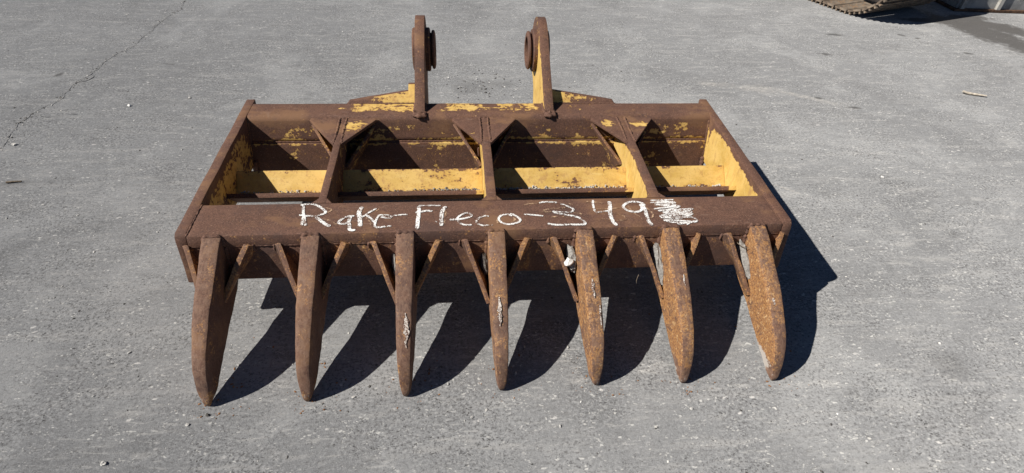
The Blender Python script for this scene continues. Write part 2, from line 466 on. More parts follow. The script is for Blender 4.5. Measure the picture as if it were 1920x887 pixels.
CRACK = [(-2.30, 3.942), (-2.247, 3.701), (-2.272, 3.548), (-2.287, 3.403), (-2.275, 3.222), (-2.289, 3.073), (-2.286, 2.894), (-2.324, 2.799), (-2.341, 2.708), (-2.345, 2.62), (-2.341, 2.471), (-2.357, 2.361), (-2.371, 2.315), (-2.358, 2.192), (-2.343, 2.102), (-2.389, 1.99), (-2.401, 1.884), (-2.408, 1.80), (-2.371, 1.676), (-2.35, 1.559), (-2.333, 1.365), (-2.36, 1.1), (-2.33, 0.8)]
def crack_strip(name, pts, w):
    bm = bmesh.new()
    L = catmull([(x, y, 0.003) for x, y in pts], 0.012)
    prev = None
    for i, p in enumerate(L):
        d = (L[min(i + 1, len(L) - 1)] - L[max(i - 1, 0)]).normalized()
        s = Vector((-d.y, d.x, 0))
        j = s * (noise.noise(Vector((i * 0.21, 1.3, 0))) * 0.011 + noise.noise(Vector((i * 0.9, 4.3, 0))) * 0.004)
        hw = max(0.0006, w * (0.75 + 1.3 * noise.noise(Vector((i * 0.33, 9.0, 0))) + 0.5 * noise.noise(Vector((i * 1.3, 2.0, 0)))))
        a = bm.verts.new(p + j - s * hw); b = bm.verts.new(p + j + s * hw)
        if prev: bm.faces.new((prev[0], prev[1], b, a))
        prev = (a, b)
    o = finish(name, bm, M_crack, smooth=False)
    o['kind'] = 'structure'
    return o
crack_strip('ground_crack', CRACK, 0.0020)
crack_strip('ground_crack', [(-2.375, 2.323), (-2.346, 2.338), (-2.319, 2.376), (-2.314, 2.439)], 0.0045)
crack_strip('ground_crack', [(-2.40, 1.93), (-2.30, 1.90), (-2.20, 1.93), (-2.13, 1.90)], 0.0016)

# ------------------------------------------------------------------ the rake
rake = tag(empty('rake'), 'rusty seven tined rake with worn yellow paint and chalk writing on its front beam', 'rake')
ZT = lambda y: 0.3556 + (y - 0.4042) * 0.0484          # top face of the frame, a little higher at the back
XL, XR = -1.0170, 1.0349

# side plates
side_prof = [(1.276, ZT(1.276)), (1.268, 0.205), (1.24, 0.198), (0.375, 0.157), (0.366, 0.166)] + [(0.385, 0.335), (0.391, 0.352), (0.402, 0.360), (0.418, 0.3605)]
def side_plate(x0, x1, inner):
    bm = prism_x(side_prof if inner < 0 else [(y, z + (0.013 if z < 0.17 else 0.0)) for y, z in side_prof], x0, x1, 0.004)
    cut(bm, None, 0.024, 0.018)
    wobble(bm, 0.0022, 5.0, x0)
    wobble(bm, 0.0008, 30.0, x0)
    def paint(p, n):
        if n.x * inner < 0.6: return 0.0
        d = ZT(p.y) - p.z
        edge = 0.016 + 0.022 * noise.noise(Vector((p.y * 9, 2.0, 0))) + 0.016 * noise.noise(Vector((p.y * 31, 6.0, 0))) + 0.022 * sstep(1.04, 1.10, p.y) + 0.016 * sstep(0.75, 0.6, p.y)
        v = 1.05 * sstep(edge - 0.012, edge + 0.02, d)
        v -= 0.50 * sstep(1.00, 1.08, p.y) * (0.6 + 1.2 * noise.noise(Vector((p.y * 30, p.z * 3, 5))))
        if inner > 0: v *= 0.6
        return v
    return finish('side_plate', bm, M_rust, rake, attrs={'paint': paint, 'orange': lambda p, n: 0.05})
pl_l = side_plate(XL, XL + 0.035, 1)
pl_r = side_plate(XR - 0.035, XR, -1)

# front beam: a cap channel above a set-back face plate
bm = prism_x([(0.3875, ZT(0.3875)), (0.548, ZT(0.548)), (0.548, 0.318), (0.3795, 0.3165)], XL + 0.036, XR - 0.036, 0.006)
cut(bm, 0.03, 0.03, None)
front_beam = finish('front_beam', bm, M_rust, rake, attrs={'orange': lambda p, n: 0.16 if n.y < -0.6 else 0.02, 'paint': lambda p, n: 0.0})
bm = prism_x([(0.3830, 0.3150), (0.540, 0.3163), (0.545, 0.194), (0.3650, 0.187)], XL + 0.036, XR - 0.036, 0.004)
cut(bm, 0.03, None, 0.03)
finish('face_plate', bm, M_rust, rake, attrs={'orange': lambda p, n: 0.24 if n.y < -0.5 else 0.05})
weld([(XL + 0.04, 0.3835, 0.3160), (XR - 0.04, 0.3835, 0.3160)], 0.0036, front_beam)
weld([(XL + 0.037, 0.39, ZT(0.39) - 0.001), (XL + 0.037, 0.55, ZT(0.55) - 0.001)], 0.004, front_beam)
weld([(XR - 0.037, 0.40, ZT(0.39) - 0.003), (XR - 0.037, 0.55, ZT(0.55) - 0.003)], 0.0035, front_beam)

# ribs
RIBS = ((-0.589, 0.0135), (-0.005, 0.0172), (0.591, 0.0165))
ribs = []
for cx, hw in RIBS:
    bm = prism_x([(0.549, ZT(0.549) - 0.0005), (1.126, ZT(1.126) - 0.003), (1.090, 0.195), (0.549, 0.178)], cx - hw, cx + hw, 0.003)
    cut(bm, None, 0.022, 0.02)
    wobble(bm, 0.0010, 8.0, cx)
    def paint(p, n, cx=cx):
        if n.x < -0.6:
            d = ZT(p.y) - p.z
            e = 0.012 + 0.012 * noise.noise(Vector((p.y * 12, cx, 0)))
            return (0.98 if cx > -0.3 else 0.7) * sstep(e - 0.01, e + 0.015, d)
        return 0.30 if n.x > 0.6 else 0.0
    r = finish('rib', bm, M_rust, rake, attrs={'paint': paint, 'orange': lambda p, n: 0.05})
    ribs.append(r)
    # flared weld foot on the front beam
    bm = bmesh.new()
    y0 = 0.5495
    V = [bm.verts.new(p) for p in ((cx - hw - 0.020, y0, ZT(y0) - 0.002), (cx + hw + 0.020, y0, ZT(y0) - 0.002), (cx + hw + 0.001, y0 + 0.026, ZT(y0) - 0.001), (cx - hw - 0.001, y0 + 0.026, ZT(y0) - 0.001),
                                   (cx - hw - 0.020, y0, 0.26), (cx + hw + 0.020, y0, 0.26), (cx + hw + 0.001, y0 + 0.02, 0.26), (cx - hw - 0.001, y0 + 0.02, 0.26))]
    for f in ((0, 1, 2, 3), (4, 5, 6, 7), (0, 1, 5, 4), (1, 2, 6, 5), (2, 3, 7, 6), (3, 0, 4, 7)): bm.faces.new([V[i] for i in f])
    bevel_sharp(bm, 0.003); 
    finish('weld_foot', bm, M_weld, r)
    for sx in (-1, 1):
        weld([(cx + sx * (hw + 0.001), 0.93, ZT(0.93) - 0.005), (cx + sx * (hw - 0.001), 1.02, ZT(1.02) - 0.004), (cx + sx * (hw + 0.001), 1.12, ZT(1.12) - 0.004)], 0.0058, r)
    weld([(cx - 0.11, 1.121, ZT(1.121) - 0.007), (cx, 1.122, ZT(1.122) - 0.005), (cx + 0.11, 1.121, ZT(1.121) - 0.007)], 0.006, r)

# back beam: a rounded box tube, and the slanted plate welded under it
bp = [(1.236, 0.290), (1.243, 0.300), (1.244, 0.385)] + [(1.240, 0.394), (1.232, 0.3965)] + arc(1.150, 0.3625, 0.031, 88, 168, 7) + [(1.1030, 0.297), (1.106, 0.288), (1.116, 0.286)]
bm = prism_x(bp, XL + 0.036, XR - 0.036, 0.0)
cut(bm, 0.025, 0.024, 0.02)
wobble(bm, 0.0012, 6.0, 2.0)
def bb_paint(p, n):
    if n.z > 0.6:
        e = 1.158 + 0.006 * noise.noise(Vector((p.x * 14, 0, 0)))
        yv = sstep(e - 0.004, e + 0.008, p.y)
        w = 0
        w = max(w, 0.64 * sstep(-0.60, -0.54, p.x) * sstep(-0.27, -0.30, p.x))
        w = max(w, 0.38 * sstep(-0.68, -0.58, p.x) * sstep(-0.40, -0.52, p.x))
        w = max(w, 0.60 * sstep(-0.205, -0.16, p.x) * sstep(-0.02, -0.07, p.x))
        w = max(w, 0.60 * sstep(0.03, 0.08, p.x) * sstep(0.25, 0.21, p.x))
        w = max(w, 0.36 * sstep(-0.17, -0.15, p.x) * sstep(0.25, 0.23, p.x))
        w = max(w, 0.50 * sstep(0.33, 0.36, p.x) * sstep(0.55, 0.42, p.x))
        return w * yv
    if n.y < -0.6:
        b = 0.27 + 0.34 * noise.noise(Vector((p.x * 6, p.z * 9, 3.0)))
        b += 0.25 * sstep(0.31, 0.295, p.z)
        if p.x > 0.62: b += 0.0
        return max(0.0, b) * sstep(0.368, 0.35, p.z)
    return 0.0
back_beam = finish('back_beam', bm, M_rust, rake, attrs={'paint': bb_paint, 'orange': lambda p, n: 0.06})
bm = prism_x([(1.0950, 0.2825), (1.1200, 0.2832), (1.1120, 0.262), (1.075, 0.124), (1.063, 0.126)], XL + 0.036, XR - 0.036, 0.004)
cut(bm, 0.025, None, 0.016)
wobble(bm, 0.0015, 7.0, 8.0)
def bpl_paint(p, n):
    if n.z > 0.9: return 0.35
    if n.y < -0.3:
        b = 0.18 + 0.34 * noise.noise(Vector((p.x * 7, p.z * 9, 9.0)))
        return max(b, 0.55 * sstep(0.2715, 0.277, p.z))
    return 0.5
finish('back_plate', bm, M_rust, rake, attrs={'paint': bpl_paint, 'orange': lambda p, n: 0.12})
weld([(XL + 0.04, 1.1045, 0.2855), (XR - 0.04, 1.1045, 0.2855)], 0.0036, back_beam)
weld([(XL + 0.037, 1.120, 0.37), (XL + 0.037, 1.103, 0.295), (XL + 0.038, 1.067, 0.13)], 0.006, back_beam)
weld([(XR - 0.037, 1.120, 0.37), (XR - 0.037, 1.103, 0.295), (XR - 0.038, 1.067, 0.13)], 0.006, back_beam)

bm = prism_x([(1.0625, 0.1255), (1.0680, 0.1160), (1.0180, 0.0990), (1.0140, 0.1080)], -0.70, XR - 0.037, 0.002)  # unseen strip, added to keep sunlight off the ground below the bays
finish('added_sun_stop', bm, M_rust, rake, attrs={'orange': lambda p, n: 0.1})
weld([(XL + 0.040, 1.078, 0.21), (XL + 0.040, 1.066, 0.165), (XL + 0.040, 1.058, 0.135)], 0.013, back_beam)  # extra thick bead, added to plug a corner gap showing sunlit ground
weld([(XR - 0.040, 1.078, 0.21), (XR - 0.040, 1.066, 0.165), (XR - 0.040, 1.058, 0.135)], 0.011, back_beam)  # likewise added to close the bright gap in the right corner

# the angle bar that runs between the ribs, lying in a V
edges = [XL + 0.035] + [v for cx, hw in RIBS for v in (cx - hw, cx + hw)] + [XR - 0.035]
vprof = [(0.746, 0.271), (0.734, 0.258), (0.812, 0.183), (0.899, 0.270), (0.887, 0.281), (0.813, 0.207)]
for b in range(4):
    x0, x1 = edges[2 * b] + 0.0005, edges[2 * b + 1] - 0.0005
    bm = prism_x(vprof, x0, x1, 0.002)
    cut(bm, 0.022, 0.012, None)
    wobble(bm, 0.0012, 6.0, b * 3.0)
    lev = (0.98, 0.78, 0.84, 0.95)[b]
    def paint(p, n, lev=lev, x1=x1):
        if n.y < -0.3 and n.z > 0.3 and p.y > 0.80:
            q = (p.y - 0.813) / 0.074
            return lev - 0.30 * sstep(0.35, 0.1, q) - 0.3 * sstep(0.93, 1.0, q) + 0.1 * noise.noise(Vector((p.x * 7, 1, lev)))
        if p.x > x1 - 0.05 and p.y < 0.78 and n.z > 0.1: return 0.75 * sstep(x1 - 0.045, x1 - 0.02, p.x)
        return 0.0
    ab = finish('angle_bar', bm, M_rust, rake, attrs={'paint': paint, 'orange': lambda p, n: 0.1})
    # crumbs of dirt lying in the V
    bm = bmesh.new()
    nC = (70, 190, 260, 60)[b]
    for i in range(nC):
        x = random.uniform(x0 + 0.02, x1 - 0.02)
        if b == 1: x = random.gauss(x0 + 0.45, 0.14)
        if b == 2 : x = random.gauss(x0 + 0.25, 0.2)
        if not x0 + 0.01 < x < x1 - 0.01: continue
        y = 0.8225 + random.uniform(-0.006, 0.008) * random.random(); z = 0.2195 + max(0.0, y - 0.82) * 0.95 + random.uniform(-0.003, 0.002)
        s = 0.0015 + 0.005 * random.random() ** 2
        m = Matrix.Translation((x, y, z)) @ Matrix.Rotation(random.uniform(0, 6), 4, Vector((random.random(), random.random(), 1))) @ Matrix.Diagonal((s, s * 0.8, s * 0.6, 1))
        bmesh.ops.create_icosphere(bm, subdivisions=1, radius=1, matrix=m)
    dirt = finish('dirt_crumbs', bm, M_stone_g if b != 1 else M_dirt, ab, smooth=False)
    dirt['kind'] = 'stuff'

# corner gussets where the ribs meet the back beam, each with a brace plate slanting underneath
for i, (cx, hw) in enumerate(RIBS):
    for sx in (-1, 1):
        e = cx + sx * (hw + 0.001)
        qx = cx + sx * 0.131
        y0, y1 = 0.920, 1.116
        zz = lambda y: ZT(y) - 0.008
        bm = slab([(e, y0, zz(y0)), (e, y1 + 0.004, zz(y1)), (qx, y1 + 0.004, zz(y1)), (qx + sx * 0.004, y1 - 0.012, zz(y1))], 0.013, 0.002)
        cut(bm, 0.014, 0.014, None)
        patches = {(0, 1): [(-0.53, 1.05, 0.055, 0.052, 0.72)], (2, 1): [(0.66, 1.065, 0.045, 0.035, 0.66)], (2, -1): [(0.52, 1.07, 0.03, 0.04, 0.62)], (1, -1): [(-0.06, 1.0, 0.02, 0.02, 0.3)]}.get((i, sx), [])
        def paint(p, n, patches=patches):
            v = 0.0
            if n.z > 0.6:
                for x, y, rx, ry, a in patches: v = max(v, a * sstep(1.3, 0.5, math.hypot((p.x - x) / rx, (p.y - y) / ry)))
            return v
        g = finish('corner_gusset', bm, M_rust, rake, attrs={'paint': paint, 'orange': lambda p, n: 0.03})
        Q = (qx - sx * 0.002, 1.106, 0.366); L = (e, 0.937, 0.262); K = (e + sx * 0.01, 1.03, 0.19)
        bm = slab([Q, L, K, (e + sx * 0.03, 1.085, 0.24)], 0.012, 0.0018)
        finish('brace_plate', bm, M_rust, g, attrs={'orange': lambda p, n: 0.30, 'paint': lambda p, n: 0.25})
weld([(RIBS[1][0] - 0.03, 0.94, 0.345), (RIBS[1][0] - 0.026, 0.95, 0.30)], 0.006, ribs[1])

# lugs with their pin bosses
CY, CZ, RR = 1.563, 0.512, 0.150
lug_prof = [(1.146, ZT(1.146) - 0.002), (1.241, 0.3960), (1.246, 0.385), (1.250, 0.280), (1.320, 0.09), (1.375, 0.0), (1.468, 0.0), (1.500, 0.12), (1.520, 0.25), (1.560, 0.335)] + arc(CY, CZ, RR, -72, 126, 26)
lug_prof += [(CY + RR * math.cos(R(126)) + (1.1465 - CY - RR * math.cos(R(126))) * t, CZ + RR * math.sin(R(126)) + (ZT(1.146) + 0.004 - CZ - RR * math.sin(R(126))) * t) for t in (0.25, 0.5, 0.75, 0.97)]
def lug(x0, x1, inner):
    bm = bmesh.new()
    def loop(pts, x): return [bm.verts.new((x, y, z)) for y, z in pts]
    hole = arc(CY, CZ, 0.052, 0, 360, 28)[:-1]
    o0, o1, h0, h1 = loop(lug_prof, x0), loop(lug_prof, x1), loop(hole, x0), loop(hole, x1)
    n, m = len(o0), len(h0)
    for o, h in ((o0, h0), (o1, h1)):
        es = [bm.edges.new((o[i], o[(i + 1) % n])) for i in range(n)] + [bm.edges.new((h[i], h[(i + 1) % m])) for i in range(m)]
        bmesh.ops.triangle_fill(bm, use_beauty=True, use_dissolve=False, edges=es)
    for i in range(n): bm.faces.new((o0[i], o1[i], o1[(i + 1) % n], o0[(i + 1) % n]))
    for i in range(m): bm.faces.new((h0[i], h1[i], h1[(i + 1) % m], h0[(i + 1) % m]))
    bmesh.ops.recalc_face_normals(bm, faces=bm.faces)
    es = [e for e in bm.edges if len(e.link_faces) == 2 and e.calc_face_angle(0) > R(60)]
    bmesh.ops.bevel(bm, geom=es, offset=0.003, segments=2, profile=0.6, affect='EDGES', clamp_overlap=True)
    cut(bm, None, 0.03, 0.025)
    wobble(bm, 0.0010, 8.0, x0)
    def paint(p, n):
        if abs(n.x) < 0.6: return 0.0
        f = (p.y - 1.146) * -0.603 + (p.z - 0.392) * 0.798          # distance back from the front edge
        return (0.95 if inner < 0 else 0.22) * sstep(-0.003, -0.018, f) * (0.35 + 0.65 * sstep(0.60, 0.50, p.z + 0.05 * noise.noise(p * 12)))
    o = finish('lug', bm, M_rust, rake, attrs={'paint': paint, 'orange': lambda p, n: 0.12})
    # bosses: a pad on either face, and a ring standing off the inner pad
    xi, xo = (x1, x0) if inner > 0 else (x0, x1)
    s = inner
    def pb(p, n): return 0.26 if abs(n.x) < 0.5 and p.z < CZ + 0.02 else 0.1
    pad = lathe_x([(xi, 0.098), (xi + s * 0.016, 0.098), (xi + s * 0.020, 0.094), (xi + s * 0.020, 0.052), (xi, 0.052)], CY, CZ)
    finish('boss', pad, M_rust, o, attrs={'paint': pb, 'orange': lambda p, n: 0.1})
    pad = lathe_x([(xo, 0.097), (xo - s * 0.012, 0.097), (xo - s * 0.017, 0.091), (xo - s * 0.017, 0.052), (xo, 0.052)], CY, CZ)
    finish('boss', pad, M_rust, o, attrs={'paint': pb, 'orange': lambda p, n: 0.1})
    b = xi + s * 0.020
    ring = lathe_x([(b, 0.076), (b + s * 0.006, 0.074), (b + s * 0.009, 0.084), (b + s * 0.013, 0.088), (b + s * 0.019, 0.087), (b + s * 0.023, 0.081), (b + s * 0.025, 0.072), (b + s * 0.023, 0.062), (b, 0.060)], CY, CZ)
    finish('bushing', ring, M_rust, o, attrs={'orange': lambda p, n: 0.05})
    # lumps of weld at the toe
    xm = (x0 + x1) / 2
    for k in range(3):
        weld([(x0 - 0.006, 1.144 - k * 0.007, ZT(1.14) + 0.006 - k * 0.003), (xm, 1.138 - k * 0.008, ZT(1.14) + 0.007 - k * 0.003), (x1 + 0.007, 1.144 - k * 0.007, ZT(1.14) + 0.006 - k * 0.003)], 0.0095, o, lump=0.6)
    for x in (x0 - 0.002, x1 + 0.002): weld([(x, 1.146, ZT(1.146) + 0.001), (x, 1.238, ZT(1.238) + 0.001)], 0.006, o)
    return o
lug_l = lug(-0.2975, -0.2545, 1)
lug_r = lug(0.2620, 0.3010, -1)

# wing plates standing on the back edge of the beam beside the lugs
def wing(pts, xa, xb):
    bm = bmesh.new()
    a = [bm.verts.new((x, 1.2375, z)) for x, z in pts]; b = [bm.verts.new((x, 1.2545, z)) for x, z in pts]
    n = len(pts)
    bm.faces.new(a); bm.faces.new(b[::-1])
    for i in range(n): bm.faces.new((a[i], b[i], b[(i + 1) % n], a[(i + 1) % n]))
    bmesh.ops.recalc_face_normals(bm, faces=bm.faces)
    bevel_sharp(bm, 0.002)
    cut(bm, 0.016, None, 0.014)
    for v in bm.verts:                                   # the plate leans back over the beam's rear edge
        if v.co.z > 0.397:
            d = (v.co.z - 0.397) / 1.475
            v.co.y += d; v.co.z = 0.397 + d
    wobble(bm, 0.001, 8.0, xa)
    def paint(p, n):
        if n.y > -0.5: return 0.35 if n.z > 0.5 and abs(p.x) < 0.33 else 0.0
        return 0.88 * sstep(xb, xa, abs(p.x)) - 0.35 * sstep(0.0, 1.0, 0.5 + 0.5 * noise.noise(p * 9))
    o = finish('wing_plate', bm, M_rust, rake, attrs={'paint': paint, 'orange': lambda p, n: 0.03})
    return o
wl = wing([(-0.592, 0.390), (-0.580, 0.4075), (-0.328, 0.4540), (-0.327, 0.4870), (-0.2985, 0.4875), (-0.2985, 0.390)], 0.38, 0.60)
wr = wing([(0.302, 0.390), (0.302, 0.4600), (0.582, 0.4100), (0.594, 0.390)], 0.36, 0.60)
weld([(-0.59, 1.236, 0.3965), (-0.30, 1.236, 0.3970)], 0.004, wl)
weld([(0.302, 1.236, 0.3970), (0.592, 1.236, 0.3965)], 0.004, wr)

# ------------------------------------------------------------------ tines
FRONT = [(0.402, 0.3535), (0.377, 0.3525), (0.328, 0.332), (0.282, 0.306), (0.225, 0.274), (0.174, 0.247), (0.131, 0.215), (0.089, 0.181), (0.055, 0.150), (0.031, 0.117), (0.014, 0.076), (0.004, 0.040), (-0.001, 0.018), (0.004, 0.002)]
REAR = [(0.402, 0.152), (0.395, 0.150), (0.365, 0.138), (0.325, 0.124), (0.268, 0.108), (0.222, 0.091), (0.176, 0.071), (0.135, 0.054), (0.096, 0.038), (0.064, 0.027), (0.038, 0.018), (0.021, 0.012), (0.012, 0.005), (0.008, 0.001)]
HALF = [0.0285, 0.0285, 0.0285, 0.0280, 0.0272, 0.0260, 0.0245, 0.0228, 0.0212, 0.0198, 0.0176, 0.0134, 0.0088, 0.0042]
ROOTX = [-0.9005, -0.5965, -0.2970, 0.0000, 0.2970, 0.5960, 0.9050]
TIPX = [-0.8900, -0.5980, -0.3000, 0.0010, 0.3070, 0.5950, 0.9005]
TIPY = [0.0, 0.0, 0.0, 0.005, 0.008, 0.0, -0.008]
OR_L = [0.20, 0.22, 0.30, 0.46, 0.58, 0.68, 0.80]
OR_F = [0.12, 0.17, 0.25, 0.34, 0.42, 0.44, 0.48]
def tine(i):
    F = catmull([(0, y, z) for y, z in FRONT], 0.012); 
    # resample every curve to the same count
    def resample(P, m):
        P = [Vector(p) for p in P]; d = [0]
        for a, b in zip(P, P[1:]): d.append(d[-1] + (b - a).length)
        out = []
        for k in range(m):
            t = d[-1] * k / (m - 1)
            j = min(next((q for q in range(len(d) - 1) if d[q + 1] >= t), len(P) - 2), len(P) - 2)
            out.append(P[j].lerp(P[j + 1], (t - d[j]) / max(1e-9, d[j + 1] - d[j])))
        return out
    def dense(P, m):
        L = []
        for a in range(len(P) - 1):
            q = catmull([P[max(a - 1, 0)], P[a], P[a + 1], P[min(a + 2, len(P) - 1)]], 1.0)
            for k in range(3): 
                t = k / 3
                p0, p1, p2, p3 = (Vector(P[max(a - 1, 0)]), Vector(P[a]), Vector(P[a + 1]), Vector(P[min(a + 2, len(P) - 1)]))
                L.append(0.5 * ((2 * p1) + (p2 - p0) * t + (2 * p0 - 5 * p1 + 4 * p2 - p3) * t * t + (3 * p1 - p0 - 3 * p2 + p3) * t ** 3))
        L.append(Vector(P[-1]))
        return L
    FD = dense([(0, y, z) for y, z in FRONT], 0); RD = dense([(0, y, z) for y, z in REAR], 0)
    HD = [v.x for v in dense([(h, 0, 0) for h in HALF], 0)]
    bm = bmesh.new(); rings = []
    N = len(FD)
    for k in range(N):
        f, r, h = FD[k], RD[k], HD[k]
        t = max(0.0, (k - 3) / (N - 4))
        cx = ROOTX[i] + (TIPX[i] - ROOTX[i]) * t
        dy = TIPY[i] * t
        dirv = (f - r); D = dirv.length; u = dirv / D
        c = min(h * (0.17 + 0.25 * t), D * 0.3)
        c2 = min(0.003, D * 0.2)
        hb = h
        lift = 0.022 * (1 - t) * min(1.0, D / 0.08)          # the torch-cut back edge is lower on its right side
        sec = [(-hb + c2, lift), (-hb, c2 + lift)]
        for q in (0.25, 0.5, 0.75): sec.append((-hb + (hb - h) * q, c2 + lift + (D - c - c2 - lift) * q))
        sec += [(-h, D - c), (-h + c * 0.3, D - c * 0.3), (-h + c, D), (0, D + 0.0008), (h - c, D), (h - c * 0.3, D - c * 0.3), (h, D - c)]
        for q in (0.75, 0.5, 0.25): sec.append((hb - (hb - h) * q, c2 + (D - c - c2) * q))
        sec += [(hb, c2), (hb - c2, 0)]
        ring = []
        for sx, d in sec:
            p = r + u * d
            ring.append(bm.verts.new((cx + sx, p.y + dy, max(p.z, 0.0006))))
        rings.append(ring)
    M = len(rings[0])
    for a, b in zip(rings, rings[1:]):
        for k in range(M): bm.faces.new((a[k], a[(k + 1) % M], b[(k + 1) % M], b[k]))
    bm.faces.new(rings[0]); bm.faces.new(rings[-1])
    bmesh.ops.subdivide_edges(bm, edges=[e for e in bm.edges if e.calc_length() > 0.012], cuts=1, use_grid_fill=True)
    for v in bm.verts:
        p = v.co * 16 + Vector((i * 9.1, 0, 0)); q = v.co * 55 + Vector((i * 5.0, 2, 0))
        amp = 0.0016 + 0.0016 * sstep(0.10, 0.03, v.co.z)
        v.co += Vector((noise.noise(p), noise.noise(p + Vector((17, 3, 0))), noise.noise(p + Vector((0, 23, 9))))) * amp + Vector((noise.noise(q), noise.noise(q + Vector((7, 0, 0))), noise.noise(q + Vector((0, 9, 0))))) * 0.0009
        v.co.z = max(v.co.z, 0.0005)
    ol, of = OR_L[i], OR_F[i]
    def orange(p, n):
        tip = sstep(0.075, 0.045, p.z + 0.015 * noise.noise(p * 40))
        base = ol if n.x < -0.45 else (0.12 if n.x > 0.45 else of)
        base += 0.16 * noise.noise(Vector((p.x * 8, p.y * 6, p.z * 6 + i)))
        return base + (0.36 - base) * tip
    def scrape(p, n):
        v = 0.42 * sstep(0.070, 0.03, p.z) if n.x < 0.5 else 0.2 * sstep(0.06, 0.02, p.z)
        if i == 6 and n.x < -0.3: v = max(v, 0.95 * sstep(0.085, 0.05, p.z) * sstep(-0.014, -0.018, p.x - TIPX[i]))
        if i == 5: v = max(v, 0.6 * sstep(0.055, 0.03, p.z))
        return v
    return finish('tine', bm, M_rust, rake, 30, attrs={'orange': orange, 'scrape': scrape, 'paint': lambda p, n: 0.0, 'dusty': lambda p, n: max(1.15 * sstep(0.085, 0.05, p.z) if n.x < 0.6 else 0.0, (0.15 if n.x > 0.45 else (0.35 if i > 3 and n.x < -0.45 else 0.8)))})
tines = []
for i in range(7):
    t = tine(i)
    tines.append(t)
    cx = ROOTX[i]
    for s in (-1, 1):
        A1 = (cx + s * 0.114, 0.384, 0.298); A2 = (cx + s * 0.111, 0.380, 0.325); A3 = (cx + s * 0.102, 0.371, 0.331)
        if i == 0 and s < 0: A1, A2, A3 = [(p[0] + 0.022, p[1], p[2]) for p in (A1, A2, A3)]
        if i == 6 and s > 0: A1, A2, A3 = [(p[0] - 0.010, p[1], p[2]) for p in (A1, A2, A3)]
        B1 = (cx + s * 0.030, 0.238, 0.160); B2 = (cx + s * 0.030, 0.256, 0.146); K = (cx + s * 0.032, 0.384, 0.184)
        if s > 0: B1 = (cx + 0.022, 0.262, 0.186); B2 = (cx + 0.022, 0.275, 0.172)
        bm = slab([A3, B1, B2, K, A1, A2], 0.0145 if s < 0 else 0.0175, 0.0025)
        bmesh.ops.subdivide_edges(bm, edges=[e for e in bm.edges if e.calc_length() > 0.02], cuts=4, use_grid_fill=True)
        wobble(bm, 0.003, 17.0, i * 3.3 + s)
        ov = (0.30 if s < 0 else 0.55) + 0.03 * i
        finish('tine_gusset', bm, M_rust, t, attrs={'orange': lambda p, n, ov=ov: ov, 'dusty': lambda p, n: 0.5})
    weld([(cx - 0.031, 0.380, 0.318), (cx - 0.029, 0.384, 0.344), (cx - 0.022, 0.386, 0.3535), (cx + 0.022, 0.386, 0.3535), (cx + 0.029, 0.384, 0.344), (cx + 0.031, 0.380, 0.318)], 0.0064, t, lump=0.6)
    for s in (-1, 1): weld([(cx + s * 0.031, 0.383, 0.315), (cx + s * 0.031, 0.369, 0.215)], 0.0075, t, lump=0.6)
    for s in (-1, 1):
        if (i, s) not in ((0, -1), (6, 1)): weld([(cx + s * 0.118, 0.3815, 0.322), (cx + s * 0.122, 0.379, 0.298)], 0.006, t, lump=0.6)
# bare scraped patches on the front of some tines
def scrape_patch(i, x, y0, y1, w):
    pts = []
    FP = catmull([(0, a, b) for a, b in FRONT], 0.006)
    L = [p for p in FP if y0 <= p.y <= y1]
    bm = bmesh.new(); prev = None
    for k, p in enumerate(L):
        f = k / max(1, len(L) - 1)
        h = w * math.sin(math.pi * min(0.97, max(0.03, f))) * (0.8 + 0.9 * noise.noise(Vector((k * 0.6, x * 9, 3)))) + 0.0008
        c = x + 0.004 * noise.noise(Vector((k * 0.4, 2, x * 5)))
        a = bm.verts.new((c - h, p.y - 0.0022, p.z + 0.0022)); b = bm.verts.new((c + h, p.y - 0.0022, p.z + 0.0022))
        if prev: bm.faces.new((prev[0], prev[1], b, a))
        prev = (a, b)
    finish('scraped_patch', bm, M_scrapemark, tines[i])
scrape_patch(2, -0.291, 0.060, 0.150, 0.0075)
scrape_patch(3, -0.002, 0.105, 0.180, 0.0065)
scrape_patch(4, 0.301, 0.165, 0.225, 0.0045)
scrape_patch(4, 0.316, 0.095, 0.155, 0.0030)
scrape_patch(5, 0.605, 0.195, 0.235, 0.0028)
scrape_patch(6, 0.893, 0.130, 0.152, 0.0040)

